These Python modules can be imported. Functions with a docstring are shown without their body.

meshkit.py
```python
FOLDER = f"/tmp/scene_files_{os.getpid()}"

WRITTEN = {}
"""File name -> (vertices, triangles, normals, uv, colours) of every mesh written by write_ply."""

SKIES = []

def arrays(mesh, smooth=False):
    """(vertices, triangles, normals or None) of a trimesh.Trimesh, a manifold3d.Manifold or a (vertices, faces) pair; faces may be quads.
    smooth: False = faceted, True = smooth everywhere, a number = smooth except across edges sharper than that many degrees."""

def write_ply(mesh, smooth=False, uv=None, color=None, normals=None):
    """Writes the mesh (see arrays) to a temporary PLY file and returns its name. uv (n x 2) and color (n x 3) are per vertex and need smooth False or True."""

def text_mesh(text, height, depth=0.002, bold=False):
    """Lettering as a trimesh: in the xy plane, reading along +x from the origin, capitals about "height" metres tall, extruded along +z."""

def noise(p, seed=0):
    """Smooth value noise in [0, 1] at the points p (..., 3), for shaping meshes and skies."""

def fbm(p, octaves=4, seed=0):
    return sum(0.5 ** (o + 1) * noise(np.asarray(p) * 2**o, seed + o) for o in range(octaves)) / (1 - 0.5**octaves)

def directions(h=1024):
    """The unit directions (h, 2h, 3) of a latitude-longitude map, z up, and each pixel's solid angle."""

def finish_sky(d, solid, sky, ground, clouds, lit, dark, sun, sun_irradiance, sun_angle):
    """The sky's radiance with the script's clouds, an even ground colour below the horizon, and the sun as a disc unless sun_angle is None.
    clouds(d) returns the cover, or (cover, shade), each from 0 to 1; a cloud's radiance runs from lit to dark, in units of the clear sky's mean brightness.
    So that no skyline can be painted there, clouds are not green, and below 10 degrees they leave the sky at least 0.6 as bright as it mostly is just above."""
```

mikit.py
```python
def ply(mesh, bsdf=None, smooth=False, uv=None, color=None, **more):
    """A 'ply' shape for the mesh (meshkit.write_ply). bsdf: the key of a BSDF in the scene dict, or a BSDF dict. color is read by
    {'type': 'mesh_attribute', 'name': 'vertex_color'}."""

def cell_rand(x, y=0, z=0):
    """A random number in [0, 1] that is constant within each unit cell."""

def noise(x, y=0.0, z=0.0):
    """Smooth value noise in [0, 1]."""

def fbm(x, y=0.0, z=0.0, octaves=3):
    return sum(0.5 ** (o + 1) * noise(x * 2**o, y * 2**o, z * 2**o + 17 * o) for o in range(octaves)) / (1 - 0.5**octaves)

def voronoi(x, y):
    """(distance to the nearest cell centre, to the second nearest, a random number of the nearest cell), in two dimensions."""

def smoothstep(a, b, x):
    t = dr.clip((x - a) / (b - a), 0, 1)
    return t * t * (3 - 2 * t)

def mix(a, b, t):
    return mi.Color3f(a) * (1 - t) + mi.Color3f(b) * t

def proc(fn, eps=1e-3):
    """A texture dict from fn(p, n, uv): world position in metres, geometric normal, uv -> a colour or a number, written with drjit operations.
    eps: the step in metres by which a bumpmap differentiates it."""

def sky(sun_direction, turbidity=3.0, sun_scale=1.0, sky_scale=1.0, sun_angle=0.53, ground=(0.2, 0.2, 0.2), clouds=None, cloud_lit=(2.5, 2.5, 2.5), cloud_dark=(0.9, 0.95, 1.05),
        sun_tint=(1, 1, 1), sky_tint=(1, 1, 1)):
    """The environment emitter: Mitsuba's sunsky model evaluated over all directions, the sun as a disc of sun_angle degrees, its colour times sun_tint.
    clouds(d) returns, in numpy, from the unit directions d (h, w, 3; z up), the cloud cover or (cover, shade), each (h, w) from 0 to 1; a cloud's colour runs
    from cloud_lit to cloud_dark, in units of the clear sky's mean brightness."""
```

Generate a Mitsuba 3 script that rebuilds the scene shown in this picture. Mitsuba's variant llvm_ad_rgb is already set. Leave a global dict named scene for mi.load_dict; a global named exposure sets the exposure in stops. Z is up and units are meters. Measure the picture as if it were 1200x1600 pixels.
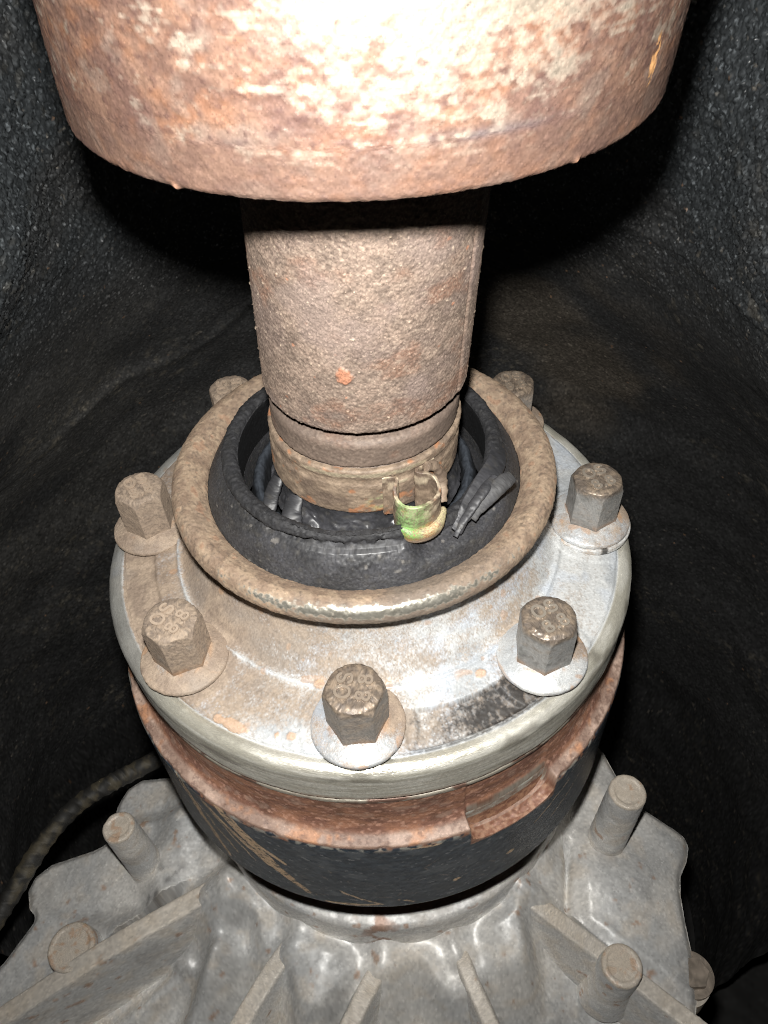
import math
import numpy as np, trimesh, manifold3d
import mitsuba as mi, drjit as dr
import mikit, meshkit
from shapely.geometry import Polygon, Point
import shapely

T = mi.ScalarTransform4f
MM = 0.001
# ---------------------------------------------------------------- camera, flash, exposure (all lengths below in millimetres)
CAM = np.array([3.7, -115.56, 138.57])
PITCH, ROLL = 0.8141, -0.0560
FW = np.array([0.0, math.cos(PITCH), -math.sin(PITCH)])
R0 = np.array([1.0, 0, 0]); U0 = np.cross(R0, FW)
RT = math.cos(ROLL) * R0 + math.sin(ROLL) * U0
UP = -math.sin(ROLL) * R0 + math.cos(ROLL) * U0
FLASH = CAM - 3.0 * RT + 14.5 * UP            # the phone's lamp, just above its lens
exposure = 0.7
FLASH_RADIANCE = 4000.0
scene = {
    "camera": {"type": "perspective", "fov": 53.13, "fov_axis": "x", "near_clip": 0.005, "far_clip": 5.0,
               "to_world": T().look_at(origin=(CAM * MM).tolist(), target=((CAM + 100 * FW) * MM).tolist(), up=UP.tolist())},
    "flash_lamp": {"type": "disk", "to_world": T().look_at(origin=(FLASH * MM).tolist(), target=((FLASH + 100 * FW) * MM).tolist(), up=UP.tolist()) @ T().scale(0.003),
                   "emitter": {"type": "area", "radiance": {"type": "rgb", "value": [FLASH_RADIANCE, FLASH_RADIANCE * 0.985, FLASH_RADIANCE * 0.945]}}},
}
labels = {"flash_lamp": {"label": "small round white camera flash lamp beside the lens", "category": "lamp"}}

# ---------------------------------------------------------------- materials: colour, roughness and metalness come per vertex (dirt, dust, rust)
rough_of = lambda p, n, uv: uv.x
metal_of = lambda p, n, uv: uv.y
scene["surface"] = {"type": "twosided", "bsdf": {"type": "principled", "base_color": {"type": "mesh_attribute", "name": "vertex_color"},
                    "roughness": mikit.proc(rough_of), "metallic": mikit.proc(metal_of), "specular": 0.5}}


def C(h):
    v = np.array([int(h[i:i + 2], 16) for i in (0, 2, 4)]) / 255.0
    return np.where(v <= 0.04045, v / 12.92, ((v + 0.055) / 1.055) ** 2.4)


def ss(a, b, x):
    t = np.clip((x - a) / (b - a), 0, 1)
    return t * t * (3 - 2 * t)


def fbm(p, s, o=4, seed=0):
    return meshkit.fbm(np.asarray(p) / s + 500.0, o, seed)


def mixc(a, b, t):
    t = np.asarray(t)[..., None]
    return np.asarray(a) * (1 - t) + np.asarray(b) * t


def gauss(x, s):
    return np.exp(-(x / s) ** 2)


def spots(p, s, seed, th=0.5, soft=0.06):
    """rare round specks"""
    return ss(th, th + soft, meshkit.noise(np.asarray(p) / s + 300, seed)) if True else 0


def put(key, v, f, col, rough=0.6, metal=0.0, smooth=True, label=None, grain=0.10, bump=0.012):
    """one mesh of the scene; grain and bump are the grit of the surface: a random tone and height for every vertex"""
    v = np.asarray(v, float)
    n = len(v)
    g = np.random.default_rng(sum(map(ord, key)))
    col = np.broadcast_to(np.asarray(col, float), (n, 3)) * np.exp(g.normal(0, 1, n) * grain)[:, None]
    if np.max(bump) > 0 and smooth is True:
        v = v + vnormals(v, np.asarray(f)) * (g.normal(0, 1, n) * bump)[:, None]
    uv = np.stack([np.broadcast_to(rough, (n,)), np.broadcast_to(metal, (n,))], 1)
    scene[key] = mikit.ply((v * MM, f), "surface", smooth=smooth, uv=uv, color=np.clip(col, 0.004, 0.92))
    if label: labels.setdefault(key, {})["label"] = label


def thing(key, label, cat, group=None, kind=None):
    d = {"label": label}
    if cat: d["category"] = cat
    if group: d["group"] = group
    if kind: d["kind"] = kind
    labels[key] = d
    return key


def grid_faces(nu, nv, wrap=False):
    i, j = np.meshgrid(np.arange(nu - 1), np.arange(nv if wrap else nv - 1), indexing="ij")
    k = (j + 1) % nv
    q = np.stack([i * nv + j, i * nv + k, (i + 1) * nv + k, (i + 1) * nv + j], -1).reshape(-1, 4)
    odd = ((i + j) % 2 == 1).ravel()                   # diagonals alternate so that grit shows no grain direction
    q[odd] = np.roll(q[odd], 1, axis=1)
    return np.vstack([q[:, [0, 1, 2]], q[:, [0, 2, 3]]])


def resample(pts, ds):
    pts = np.asarray(pts, float)
    out = [pts[:1]]
    for a, b in zip(pts[:-1], pts[1:]):
        n = max(1, int(np.ceil(np.linalg.norm(b - a) / ds)))
        out.append(a + (b - a) * (np.arange(1, n + 1) / n)[:, None])
    return np.vstack(out)


def round_profile(pts, radii, n=6):
    """Polyline with its inner corners rounded."""
    pts = [np.asarray(p, float) for p in pts]
    out = [pts[0]]
    for k in range(1, len(pts) - 1):
        a, b, c = pts[k - 1], pts[k], pts[k + 1]
        r = radii[k - 1] if np.ndim(radii) else radii
        d0, d1 = (a - b), (c - b)
        l0, l1 = np.linalg.norm(d0), np.linalg.norm(d1)
        t = min(r, 0.48 * l0, 0.48 * l1)
        p0, p1 = b + d0 / l0 * t, b + d1 / l1 * t
        for s in np.linspace(0, 1, n):
            out.append((1 - s) ** 2 * p0 + 2 * s * (1 - s) * b + s * s * p1)
    out.append(pts[-1])
    return np.array(out)


def azimuths(R, ds, front=(-200, 20), coarse=4.0):
    """fine on the side that can be seen well, coarser behind"""
    a0, a1 = np.radians(front)
    nf = int((a1 - a0) * R / ds)
    nb = int((2 * np.pi - (a1 - a0)) * R / (ds * coarse)) + 2
    if a1 - a0 >= 2 * np.pi - 1e-6:
        return a0 + (a1 - a0) * np.arange(nf) / nf
    return np.concatenate([np.linspace(a0, a1, nf, endpoint=False), np.linspace(a1, a0 + 2 * np.pi, nb, endpoint=False)])


class Rev:
    """A surface of revolution about the vertical (or a leaning) axis, displaced along its normals."""

    def __init__(self, prof, ds, R=None, front=(-200, 20), coarse=4.0, rs=True):
        self.prof = resample(prof, ds) if rs else np.asarray(prof, float)
        r, z = self.prof.T
        t = np.gradient(self.prof, axis=0)
        t /= np.linalg.norm(t, axis=1, keepdims=True) + 1e-12
        self.nr, self.nz = t[:, 1], -t[:, 0]          # profile runs upwards on the outside: normal points out
        self.az = azimuths(R or r.max(), ds, front, coarse)
        self.A, self.r = np.meshgrid(self.az, r)
        self.z = np.repeat(z[:, None], len(self.az), 1)
        self.s = np.repeat(np.concatenate([[0], np.cumsum(np.linalg.norm(np.diff(self.prof, axis=0), axis=1))])[:, None], len(self.az), 1)
        self.deg = (np.degrees(self.A) + 180) % 360 - 180
        self.base = self.pos(0)

    def pos(self, d, r=None, z=None):
        r = (self.r if r is None else r) + d * self.nr[:, None]
        z = (self.z if z is None else z) + d * self.nz[:, None]
        return np.stack([r * np.cos(self.A), r * np.sin(self.A), z], -1)

    def flat(self, v): return v.reshape(-1, 3)
    def faces(self): return grid_faces(len(self.prof), len(self.az), True)


def bez(p, n=24):
    """smooth path through points (Catmull-Rom)"""
    p = np.asarray(p, float)
    q = np.vstack([2 * p[0] - p[1], p, 2 * p[-1] - p[-2]])
    out = []
    for i in range(1, len(q) - 2):
        t = np.linspace(0, 1, n, endpoint=i == len(q) - 3)[:, None]
        a, b, c, d = q[i - 1:i + 3]
        out.append(0.5 * (2 * b + (c - a) * t + (2 * a - 5 * b + 4 * c - d) * t ** 2 + (3 * b - a - 3 * c + d) * t ** 3))
    return np.vstack(out)


def tube(path, rad, sides=24, flat=(1, 1), up=(0, 0, 1)):
    path = np.asarray(path, float)
    t = np.gradient(path, axis=0); t /= np.linalg.norm(t, axis=1, keepdims=True)
    a = np.cross(t, up); a /= np.linalg.norm(a, axis=1, keepdims=True) + 1e-9
    b = np.cross(a, t)
    an = np.arange(sides) / sides * 2 * np.pi
    rad = np.broadcast_to(rad, (len(path),))[:, None, None]
    v = path[:, None] + rad * (flat[0] * np.cos(an)[None, :, None] * a[:, None] + flat[1] * np.sin(an)[None, :, None] * b[:, None])
    f = grid_faces(len(path), sides, True)
    v = np.vstack([v.reshape(-1, 3), path[:1], path[-1:]])
    n = len(path) * sides
    i = np.arange(sides); k = (i + 1) % sides
    f = np.vstack([f, np.stack([i * 0 + n, k, i], 1), np.stack([i * 0 + n + 1, n - sides + i, n - sides + k], 1)])
    return v, f


def refine(m, length):
    """manifold -> (vertices, faces), refined"""
    m = m.refine_to_length(length).to_mesh()
    return np.array(m.vert_properties[:, :3], float), np.array(m.tri_verts)


def vnormals(v, f):
    n = np.zeros_like(v)
    fn = np.cross(v[f[:, 1]] - v[f[:, 0]], v[f[:, 2]] - v[f[:, 0]])
    for k in range(3): np.add.at(n, f[:, k], fn)
    return n / (np.linalg.norm(n, axis=1, keepdims=True) + 1e-12)


# colours of the real stuff
DUST, DUST2 = C("998877"), C("867668")
GRIME = C("5a5049")
ZINC, ZINC2 = C("bebfbe"), C("a6a9ab")
RUST, RUST2, RUSTD = C("86604c"), C("6f4f42"), C("513a2f")
ORANGE = C("c47a48")
ALU, ALU2 = C("d3d0cb"), C("babab9")
BLACKP = C("2b3138")
RUBBER = C("2b2b2d")

# ================================================================ setting: the black coated tunnel behind
def build_tunnel():
    zs = np.concatenate([np.arange(-420, -250, 2.5), np.arange(-250, -70, 0.95), np.arange(-70, 128, 0.55), [132, 145]])
    az = np.radians(np.concatenate([np.arange(-24, -6, 0.4), np.arange(-6, 186, 0.27), np.arange(186, 204, 0.4)]))
    A, Z = np.meshgrid(az, zs)
    a = 80 + 105 * ss(85, -145, Z)                      # half width: flares towards the gearbox
    b = 105 + 25 * ss(60, -90, Z)
    e = 2.05
    c, s = np.cos(A), np.sin(A)
    k = (np.abs(c / a) ** e + np.abs(s / b) ** e) ** (-1 / e)
    x = k * c + 3 + 6 * ss(0, 60, Z) * (c > 0) * c
    y = 40 + k * s
    p = np.stack([x, y, Z], -1)
    big = (fbm(p, 55, 3, 1) - .5) * 13 + (fbm(p, 18, 2, 1) - .5) * 2
    # pressed seams of the felt-like sheet
    seam = 1.2 * gauss(Z + 8 - x * .3 + 26 * (fbm(p * [1, 1, 0], 70, 2, 4) - .5), 3.0)
    g1 = fbm(p, 1.5, 2, 2) - .5
    g2 = fbm(p, 5, 2, 3) - .5
    up = ss(-10, 55, Z)                                # coarse sprayed grain near the top, worn smoother below
    d = big + seam + g1 * (.25 + 1.3 * up) + g2 * .5
    p = p - np.stack([c, s, 0 * c], -1) * d[..., None]
    lpz = ss(55, 10, np.abs(np.degrees(A) - 158)) * ss(130, 30, np.abs(Z + 75)) * ss(.3, .6, fbm(p, 26, 3, 20))
    base = mixc(mixc(C("353535"), C("474644"), lpz), C("393c3e"), up)
    col = mixc(base, C("3a3a3a"), ss(.5, .75, fbm(p, 25, 3, 5)) * .8)
    dust = ss(.56, .75, fbm(p, 3.2, 3, 6)) * ss(.48, .7, fbm(p, 40, 3, 7)) * (1 - up * .7)
    col = mixc(col, C("6b6457"), dust * .5)
    patch = ss(.35, .65, fbm(p, 30, 3, 17) + .35 * gauss(np.hypot((np.degrees(A) - 52) / 12, (Z + 42) / 30), 1) - .12) * ss(34, 14, np.abs(np.degrees(A) - 50)) * ss(70, 25, np.abs(Z + 48))
    lp = ss(60, 15, np.abs(np.degrees(A) - 158)) * ss(120, 30, np.abs(Z + 95))
    fl_ = ss(.64, .80, fbm(p * [1, 1, .55], 2.0, 4, 18) + .14 * (fbm(p, 28, 2, 19) - .4) * 2) * lp
    col = mixc(col, C("6a655b"), fl_ * .55)
    col = mixc(col, C("544d44"), patch * .75)
    sp = ss(.84, .9, meshkit.noise(p / 1.3 + 90, 8)) * ss(.45, .6, fbm(p, 30, 3, 10))
    col = mixc(col, C("7d766c"), sp * .5)
    sp2 = ss(.95, .97, meshkit.noise(p / 2.1 + 50, 9))
    col = mixc(col, C("9a7a60"), sp2 * .7)
    rough = .34 + .3 * (1 - up) + .15 * dust
    put("tunnel_wall", p.reshape(-1, 3), grid_faces(len(zs), len(az)), np.where((np.random.default_rng(5).random(col.shape[:2]) > .93)[..., None] * (up > .1)[..., None], col * 3.0, col).reshape(-1, 3), rough.reshape(-1), 0, grain=.3, bump=np.clip(.06 + .17 * up, 0, 1).reshape(-1))
    thing("tunnel_wall", "black grainy coated sheet wall curving behind and beside the shaft", "wall", kind="structure")
    n = 240
    xs, ys = np.meshgrid(np.linspace(-330, 330, n), np.linspace(-320, 330, n))
    v = np.stack([xs, ys, -410 + 6 * fbm(np.stack([xs, ys, 0 * xs], -1), 40, 3, 3)], -1).reshape(-1, 3)
    put("ground", v, grid_faces(n, n), mixc(C("2c2c2c"), C("3a3937"), fbm(v, 30, 4, 5)), .7, 0, bump=.3)
    thing("ground", "black floor far below the gearbox housing", "ground", kind="structure")


# ================================================================ gearbox housing
RIBS = [  # foot line from the hub outwards, (x, y, z of the crest), half width of the crest
    ([(-41, -35, -94), (-46, -37.5, -95), (-80, -52.5, -100), (-118, -69, -113)], 2.1),
    ([(-25.5, -51, -97.5), (-29, -56, -96.2), (-35, -63, -98), (-47, -79, -104)], 1.8),
    ([(-2.6, -57, -98.5), (-4.6, -62, -96.3), (-9, -68.8, -97.6), (-19, -84, -102)], 1.7),
    ([(15.6, -54.8, -98), (17.6, -60, -95.6), (20.6, -68.5, -96.6), (27, -83, -101)], 1.3),
    ([(32, -42.6, -93), (36, -45.6, -93.2), (47, -54, -96.5), (59, -62.5, -101), (82, -80, -108)], 1.7)]
OUTLINE = [(-150, -80), (-119, -49.9), (-111, -39.0), (-114.5, -36), (-117.5, -30.2), (-116, -26), (-111, -22.7), (-96, -20.2), (-91.5, -18.5), (-93, -12), (-92.6, -5), (-90, 0.5),
           (-85, 3), (-73, 2), (-55, 22), (-20, 40), (20, 40), (55, 22), (69, 4), (72.5, -0.8), (75, -9), (79.5, -18.5), (90, -25.4), (92.6, -27.6), (93.2, -30.5),
           (91, -35), (87, -40), (85.4, -45), (84.6, -52), (84.3, -60), (83.5, -66), (81, -76), (75, -100), (60, -130), (-110, -130)]


def seg_dist(P, a, b):
    a, b = np.asarray(a, float), np.asarray(b, float)
    t = np.clip(((P - a) @ (b - a)) / ((b - a) @ (b - a)), 0, 1)
    return np.linalg.norm(P - a - t[..., None] * (b - a), axis=-1), t


def housing_height(P):
    """P (...,2) -> z of the casting between its ribs"""
    x, y = P[..., 0], P[..., 1]
    R = np.hypot(x, y)
    z = -100 - .25 * np.maximum(R - 56, 0) + 7 * ss(62, 54, R)
    az = np.degrees(np.arctan2(y, x))
    wob = 5 * np.sin(np.radians(az) * 9.0) + 3 * np.sin(np.radians(az) * 23 + 1)
    drop = 17 * ss(65 + wob, 81 + wob, R) * (az < -45.5) * (az > -150)
    z = z - drop
    # bulging cells between ribs
    cells = [(-149, -120, 11), (-120, -96, 9), (-96, -73, 7), (-73, -46, 10)]
    for a0, a1, h in cells:
        t = (az - a0) / (a1 - a0)
        m = np.where((t > 0) & (t < 1), np.sin(np.clip(t, 0, 1) * np.pi) ** 1.3, 0)
        z = z + m * h * (ss(56, 62, R) * ss(92, 68, R)) - m * 3.0 * ss(80, 104, R)
    # long tube-like swelling between the first two ribs
    d, t = seg_dist(P, (-50, -56), (-66, -84)); z = z + 13 * np.exp(-(d / 5.5) ** 2) - 3 * np.exp(-((d - 10) / 4) ** 2)
    d, t = seg_dist(P, (-62, -55), (-92, -74)); z = z + 5.5 * np.exp(-(d / 3.5) ** 2)
    d, t = seg_dist(P, (-47, -47), (-52, -60)); z = z + 3.0 * np.exp(-(d / 5) ** 2)
    # left plate above rib A : two levels with a step
    nA = (P[..., 0] + 80) * .40 + (P[..., 1] + 52.5) * .915     # distance beyond rib A's line
    left = ss(1, 5, nA) * ss(-58, -66, x)
    z = z + left * (2.5 - 4.5 * ss(-47.0 + .02 * (x + 100), -39.0 + .02 * (x + 100), y) * ss(-66, -76, x))
    z = z - left * 4 * ss(-16, -9.5, y)
    d, t = seg_dist(P, (-70, -40), (-74, -28)); z = z + 3.5 * np.exp(-(d / 5) ** 2)
    # right: smooth long swelling with a groove along its left side
    nE = (x - 47) * .59 + (y + 54) * .81
    rb = ss(50, 57, x - .10 * (y + 45)) * ss(-24.0, -44.0, y) * ss(1.0, 7.0, nE)
    z = z + rb * (7.0 - .012 * (x - 68) ** 2)
    d, t = seg_dist(P, (53.5, -31), (49.0, -52)); z = z - 3.5 * np.exp(-(d / 1.1) ** 2)
    d, t = seg_dist(P, (46, -38), (43, -48)); z = z + 5.5 * np.exp(-(d / 6) ** 2)
    z = z - 2.5 * ss(-34, -37, -y - 0 * x) * ss(60, 64, x) * 0
    d, t = seg_dist(P, (70, -16), (86, -31)); z = z + 1.8 * np.exp(-(d / 6) ** 2)
    # fillets at the ribs' feet
    for pts, w in RIBS:
        for a, b in zip(pts[:-1], pts[1:]):
            d, t = seg_dist(P, a[:2], b[:2]); z = z + 3.2 * np.exp(-(d / (w + 2.8)) ** 2)
    return z


def alu_look(p, dirt=0.0):
    """cast aluminium: dull grey with brown grime and some rust-coloured splashes"""
    a = fbm(p, 16, 4, 11); b = fbm(p, 5, 4, 12); c_ = fbm(p, 1.2, 3, 13)
    col = mixc(ALU2, ALU, ss(.35, .65, a))
    col = mixc(col, C("b3a797"), ss(.47, .72, b + dirt) * .5)
    col = mixc(col, C("949290"), ss(.56, .7, fbm(p, 9, 4, 14) + dirt * .5) * .4)
    col = mixc(col, C("a0744e"), ss(.70, .76, fbm(p, 3.5, 3, 15)) * .6)
    col = mixc(col, C("d0cfcc"), ss(.62, .72, c_) * .35)
    rough = .46 + .2 * ss(.45, .7, b + dirt)
    metal = .2 * (1 - ss(.45, .7, b + dirt))
    return col, rough, metal


def build_housing():
    thing("gearbox_housing", "grey cast aluminium gearbox housing with ribs and studs below the coupling", "gearbox")
    step = 0.55
    xs, ys = np.arange(-136, 100, step), np.arange(-112, 44, step)
    X, Y = np.meshgrid(xs, ys, indexing="ij")
    P = np.stack([X, Y], -1).reshape(-1, 2)
    poly = Polygon(OUTLINE).buffer(2.5).buffer(-5).buffer(2.5)
    inside = shapely.contains_xy(poly, P[:, 0], P[:, 1])
    F = grid_faces(len(xs), len(ys))
    F = F[inside[F].any(1)]
    out = np.unique(F[~inside[F]])
    ring = poly.exterior
    pr = shapely.line_interpolate_point(ring, shapely.line_locate_point(ring, shapely.points(P[out])))
    P[out] = shapely.get_coordinates(pr)
    used = np.unique(F)
    re = np.full(len(P), -1); re[used] = np.arange(len(used))
    P, F = P[used], re[F]
    edge = ring.distance(shapely.points(P))
    z = housing_height(P) - 2.2 * (1 - ss(0, 3.0, edge)) ** 2
    v = np.column_stack([P, z])
    v[:, 2] += (fbm(v, 3.0, 3, 21) - .5) * .35 + (fbm(v, .9, 2, 22) - .5) * .16
    # skirt
    E = np.sort(np.vstack([F[:, [0, 1]], F[:, [1, 2]], F[:, [2, 0]]]), axis=1)
    Eu, cnt = np.unique(E, axis=0, return_counts=True)
    be = Eu[cnt == 1]
    tri = F[:, [0, 1, 2]]
    n0 = len(v)
    bv = np.unique(be); mp = {int(b): n0 + i for i, b in enumerate(bv)}
    low = v[bv].copy(); low[:, 2] -= 34
    dirs = {tuple(e) for t in tri for e in ((t[0], t[1]), (t[1], t[2]), (t[2], t[0]))} if False else None
    sk = []
    for a, b in be:
        sk += [[a, mp[a], mp[b]], [a, mp[b], b]]
    v = np.vstack([v, low]); F = np.vstack([F, np.array(sk)])
    keep = np.hypot(v[:, 0], v[:, 1]) > 50
    F = F[keep[F].all(1)]
    col, rough, metal = alu_look(v)
    # black oily stain in the step of the left plate
    st = ss(.45, .6, fbm(v, 7, 3, 25)) * gauss(np.hypot((v[:, 0] + 70) / 9, (v[:, 1] + 36) / 6), 1)
    col = mixc(col, C("3c3c3e"), st)
    ba = ss(-62, -50, v[:, 1]) * 0
    put("gearbox_housing__casting", v, F, col, rough, metal)
    # hub ring
    pr = round_profile([(66, -104), (60, -100.5), (57.6, -97), (56.6, -84), (50, -82)], [2.5, 2.5, 1.5, 1.5])
    rv = Rev(pr, .5, front=(-200, 20))
    b = rv.base
    v = rv.flat(rv.pos((fbm(b, 3, 3, 31) - .5) * .5))
    col, rough, metal = alu_look(v, -.06)
    col = mixc(col, C("8a5f42"), (ss(.56, .68, fbm(v, 3.5, 3, 33)) * gauss(rv.deg + 94, 6).ravel()) * .8)
    put("gearbox_housing__hub", v, rv.faces(), col, rough, metal)
    # ribs
    for k, (pts, w) in enumerate(RIBS):
        w = w + .6
        path = bez(pts, 60)
        t = np.gradient(path, axis=0); t /= np.linalg.norm(t, axis=1, keepdims=True)
        side = np.cross(t, [0, 0, 1.0]); side /= np.linalg.norm(side, axis=1, keepdims=True)
        prof = round_profile([(-w - 5.0, -36), (-w - 1.0, -4), (-w, 0), (w, 0), (w + 1.0, -4), (w + 5.0, -36)], [1.2, .8, .8, 1.2], 5)
        prof = resample(prof, .6)
        s_ = np.linspace(0, 1, len(path))
        blend = ss(0, .06, s_)
        v = path[:, None] + prof[None, :, :1] * side[:, None] * (.7 + .3 * blend)[:, None, None] + prof[None, :, 1:] * np.array([0, 0, 1.0])
        sh = v.shape
        v = v.reshape(-1, 3)
        v = v + ((fbm(v, 2.2, 3, 41 + k) - .5) * .55)[:, None] * [0, 0, 1] + ((fbm(v, .8, 2, 51) - .5) * .2)[:, None]
        col, rough, metal = alu_look(v, .02)
        crest = np.exp(-np.abs(np.tile(prof[:, 1], len(path))) / 1.0)
        worn = crest * ss(.4, .6, fbm(v, 6, 3, 61))
        col = mixc(col, C("b7aa98"), crest * .55)
        rough = rough + .08 * crest
        put("gearbox_housing__rib" + (f"_{k:03d}" if k else ""), v, grid_faces(*sh[:2]), col, rough, metal * (1 - .5 * crest))

    def boss(key, c, ztop, zbot, r, top="flat", lab=None, flare=0.6):
        pr = [(r + 2.0 + flare, zbot - 14), (r + flare, zbot), (r, ztop - .5), (r - .5, ztop), (r - 1.3, ztop), (r - 1.7, ztop - .25), (.02, ztop - .25)]
        rv = Rev(round_profile(pr, [1.6, .6, .3, .3, .3], 4), .35, front=(-180, 180))
        b = rv.base
        v = rv.flat(rv.pos((fbm(b + c[0], 1.6, 3, 71) - .5) * .35)) + [c[0], c[1], 0]
        col, rough, metal = alu_look(v, .04)
        topm = ss(ztop - 1.2, ztop - .4, v[:, 2])
        col = mixc(col, C("a89a88"), topm * .7)
        col = mixc(col, C("a0744e"), topm * ss(.55, .7, fbm(v, 1.8, 3, 72)) * .5)
        put(key, v, rv.faces(), col, np.maximum(rough, .5), metal * .5, label=lab)

    boss("gearbox_housing__stud", (-75.8, -28.6), -76, -107, 4.5, lab="tall round stud left of the coupling")
    boss("gearbox_housing__stud_001", (65.6, -30.2), -67.5, -106, 5.0, lab="tall round stud right of the coupling")
    boss("gearbox_housing__stud_002", (-92.8, -51.3), -103.2, -112, 6.7, lab="low round pad beside the long left rib")
    boss("gearbox_housing__stud_003", (60.0, -65.6), -94.0, -109, 5.4, lab="round capped stud on the right rib")
    # ear with a bolt at the right side
    cyl = manifold3d.Manifold.cylinder(9, 8.0, 7.2, 48).translate([80.5, -66, -120])
    v, f = refine(cyl, 1.2)
    col, rough, metal = alu_look(v, .06)
    put("gearbox_housing__ear", v, f, mixc(col, C("8f8068"), .5), .6, .1, smooth=40 and False)
    hexm = (manifold3d.Manifold.cylinder(1.6, 6.2, 6.0, 48) + manifold3d.Manifold.cylinder(4.2, 4.3, 4.1, 6)).translate([82.5, -65.5, -111.2])
    v, f = refine(hexm, 1.0)
    put("housing_bolt", v, f, mixc(C("8c8074"), C("6f665c"), ss(.4, .6, fbm(v, 2, 3, 81))), .5, .3, smooth=False)
    thing("housing_bolt", "grey bolt on the right edge of the gearbox housing", "bolt")


def build_cable():
    pts = bez([(-62, 20, -112), (-84, 4, -108), (-93, -2, -106), (-104, -9, -108), (-113, -20, -111), (-119, -33, -113), (-124, -45, -114)], 60)
    v, f = tube(pts, 3.1, 28)
    nn = vnormals(v, f)
    tt = np.repeat(np.linspace(0, 1, len(pts)), 28); an = np.tile(np.arange(28) / 28 * 2 * np.pi, len(pts))
    wrap = np.abs(np.sin(tt * 70 + an * 1.0)) * .35
    d = np.concatenate([wrap, [0, 0]]) + (fbm(v, 4, 3, 85) - .5) * .8
    v = v + nn * d[:, None]
    col = mixc(C("262523"), C("4a4437"), ss(.45, .68, fbm(v, 3, 3, 86)))
    put("wiring_conduit", v, f, col, .65, 0)
    thing("wiring_conduit", "dusty black wrapped cable curving left of the gearbox housing", "cable")
    blk = trimesh.creation.icosphere(4, 1.0)
    v = blk.vertices * [9, 9, 8]
    v = np.sign(v) * np.abs(v) ** .82 * np.array([9, 9, 8]) ** .18 + [-130.5, -47.5, -110]
    put("cable_connector", v, blk.faces, mixc(C("8f8b86"), C("a89f90"), fbm(v, 4, 3, 87)), .5, .2)
    thing("cable_connector", "light grey rounded connector at the end of the cable, cut by the left picture edge", "connector")


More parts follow.
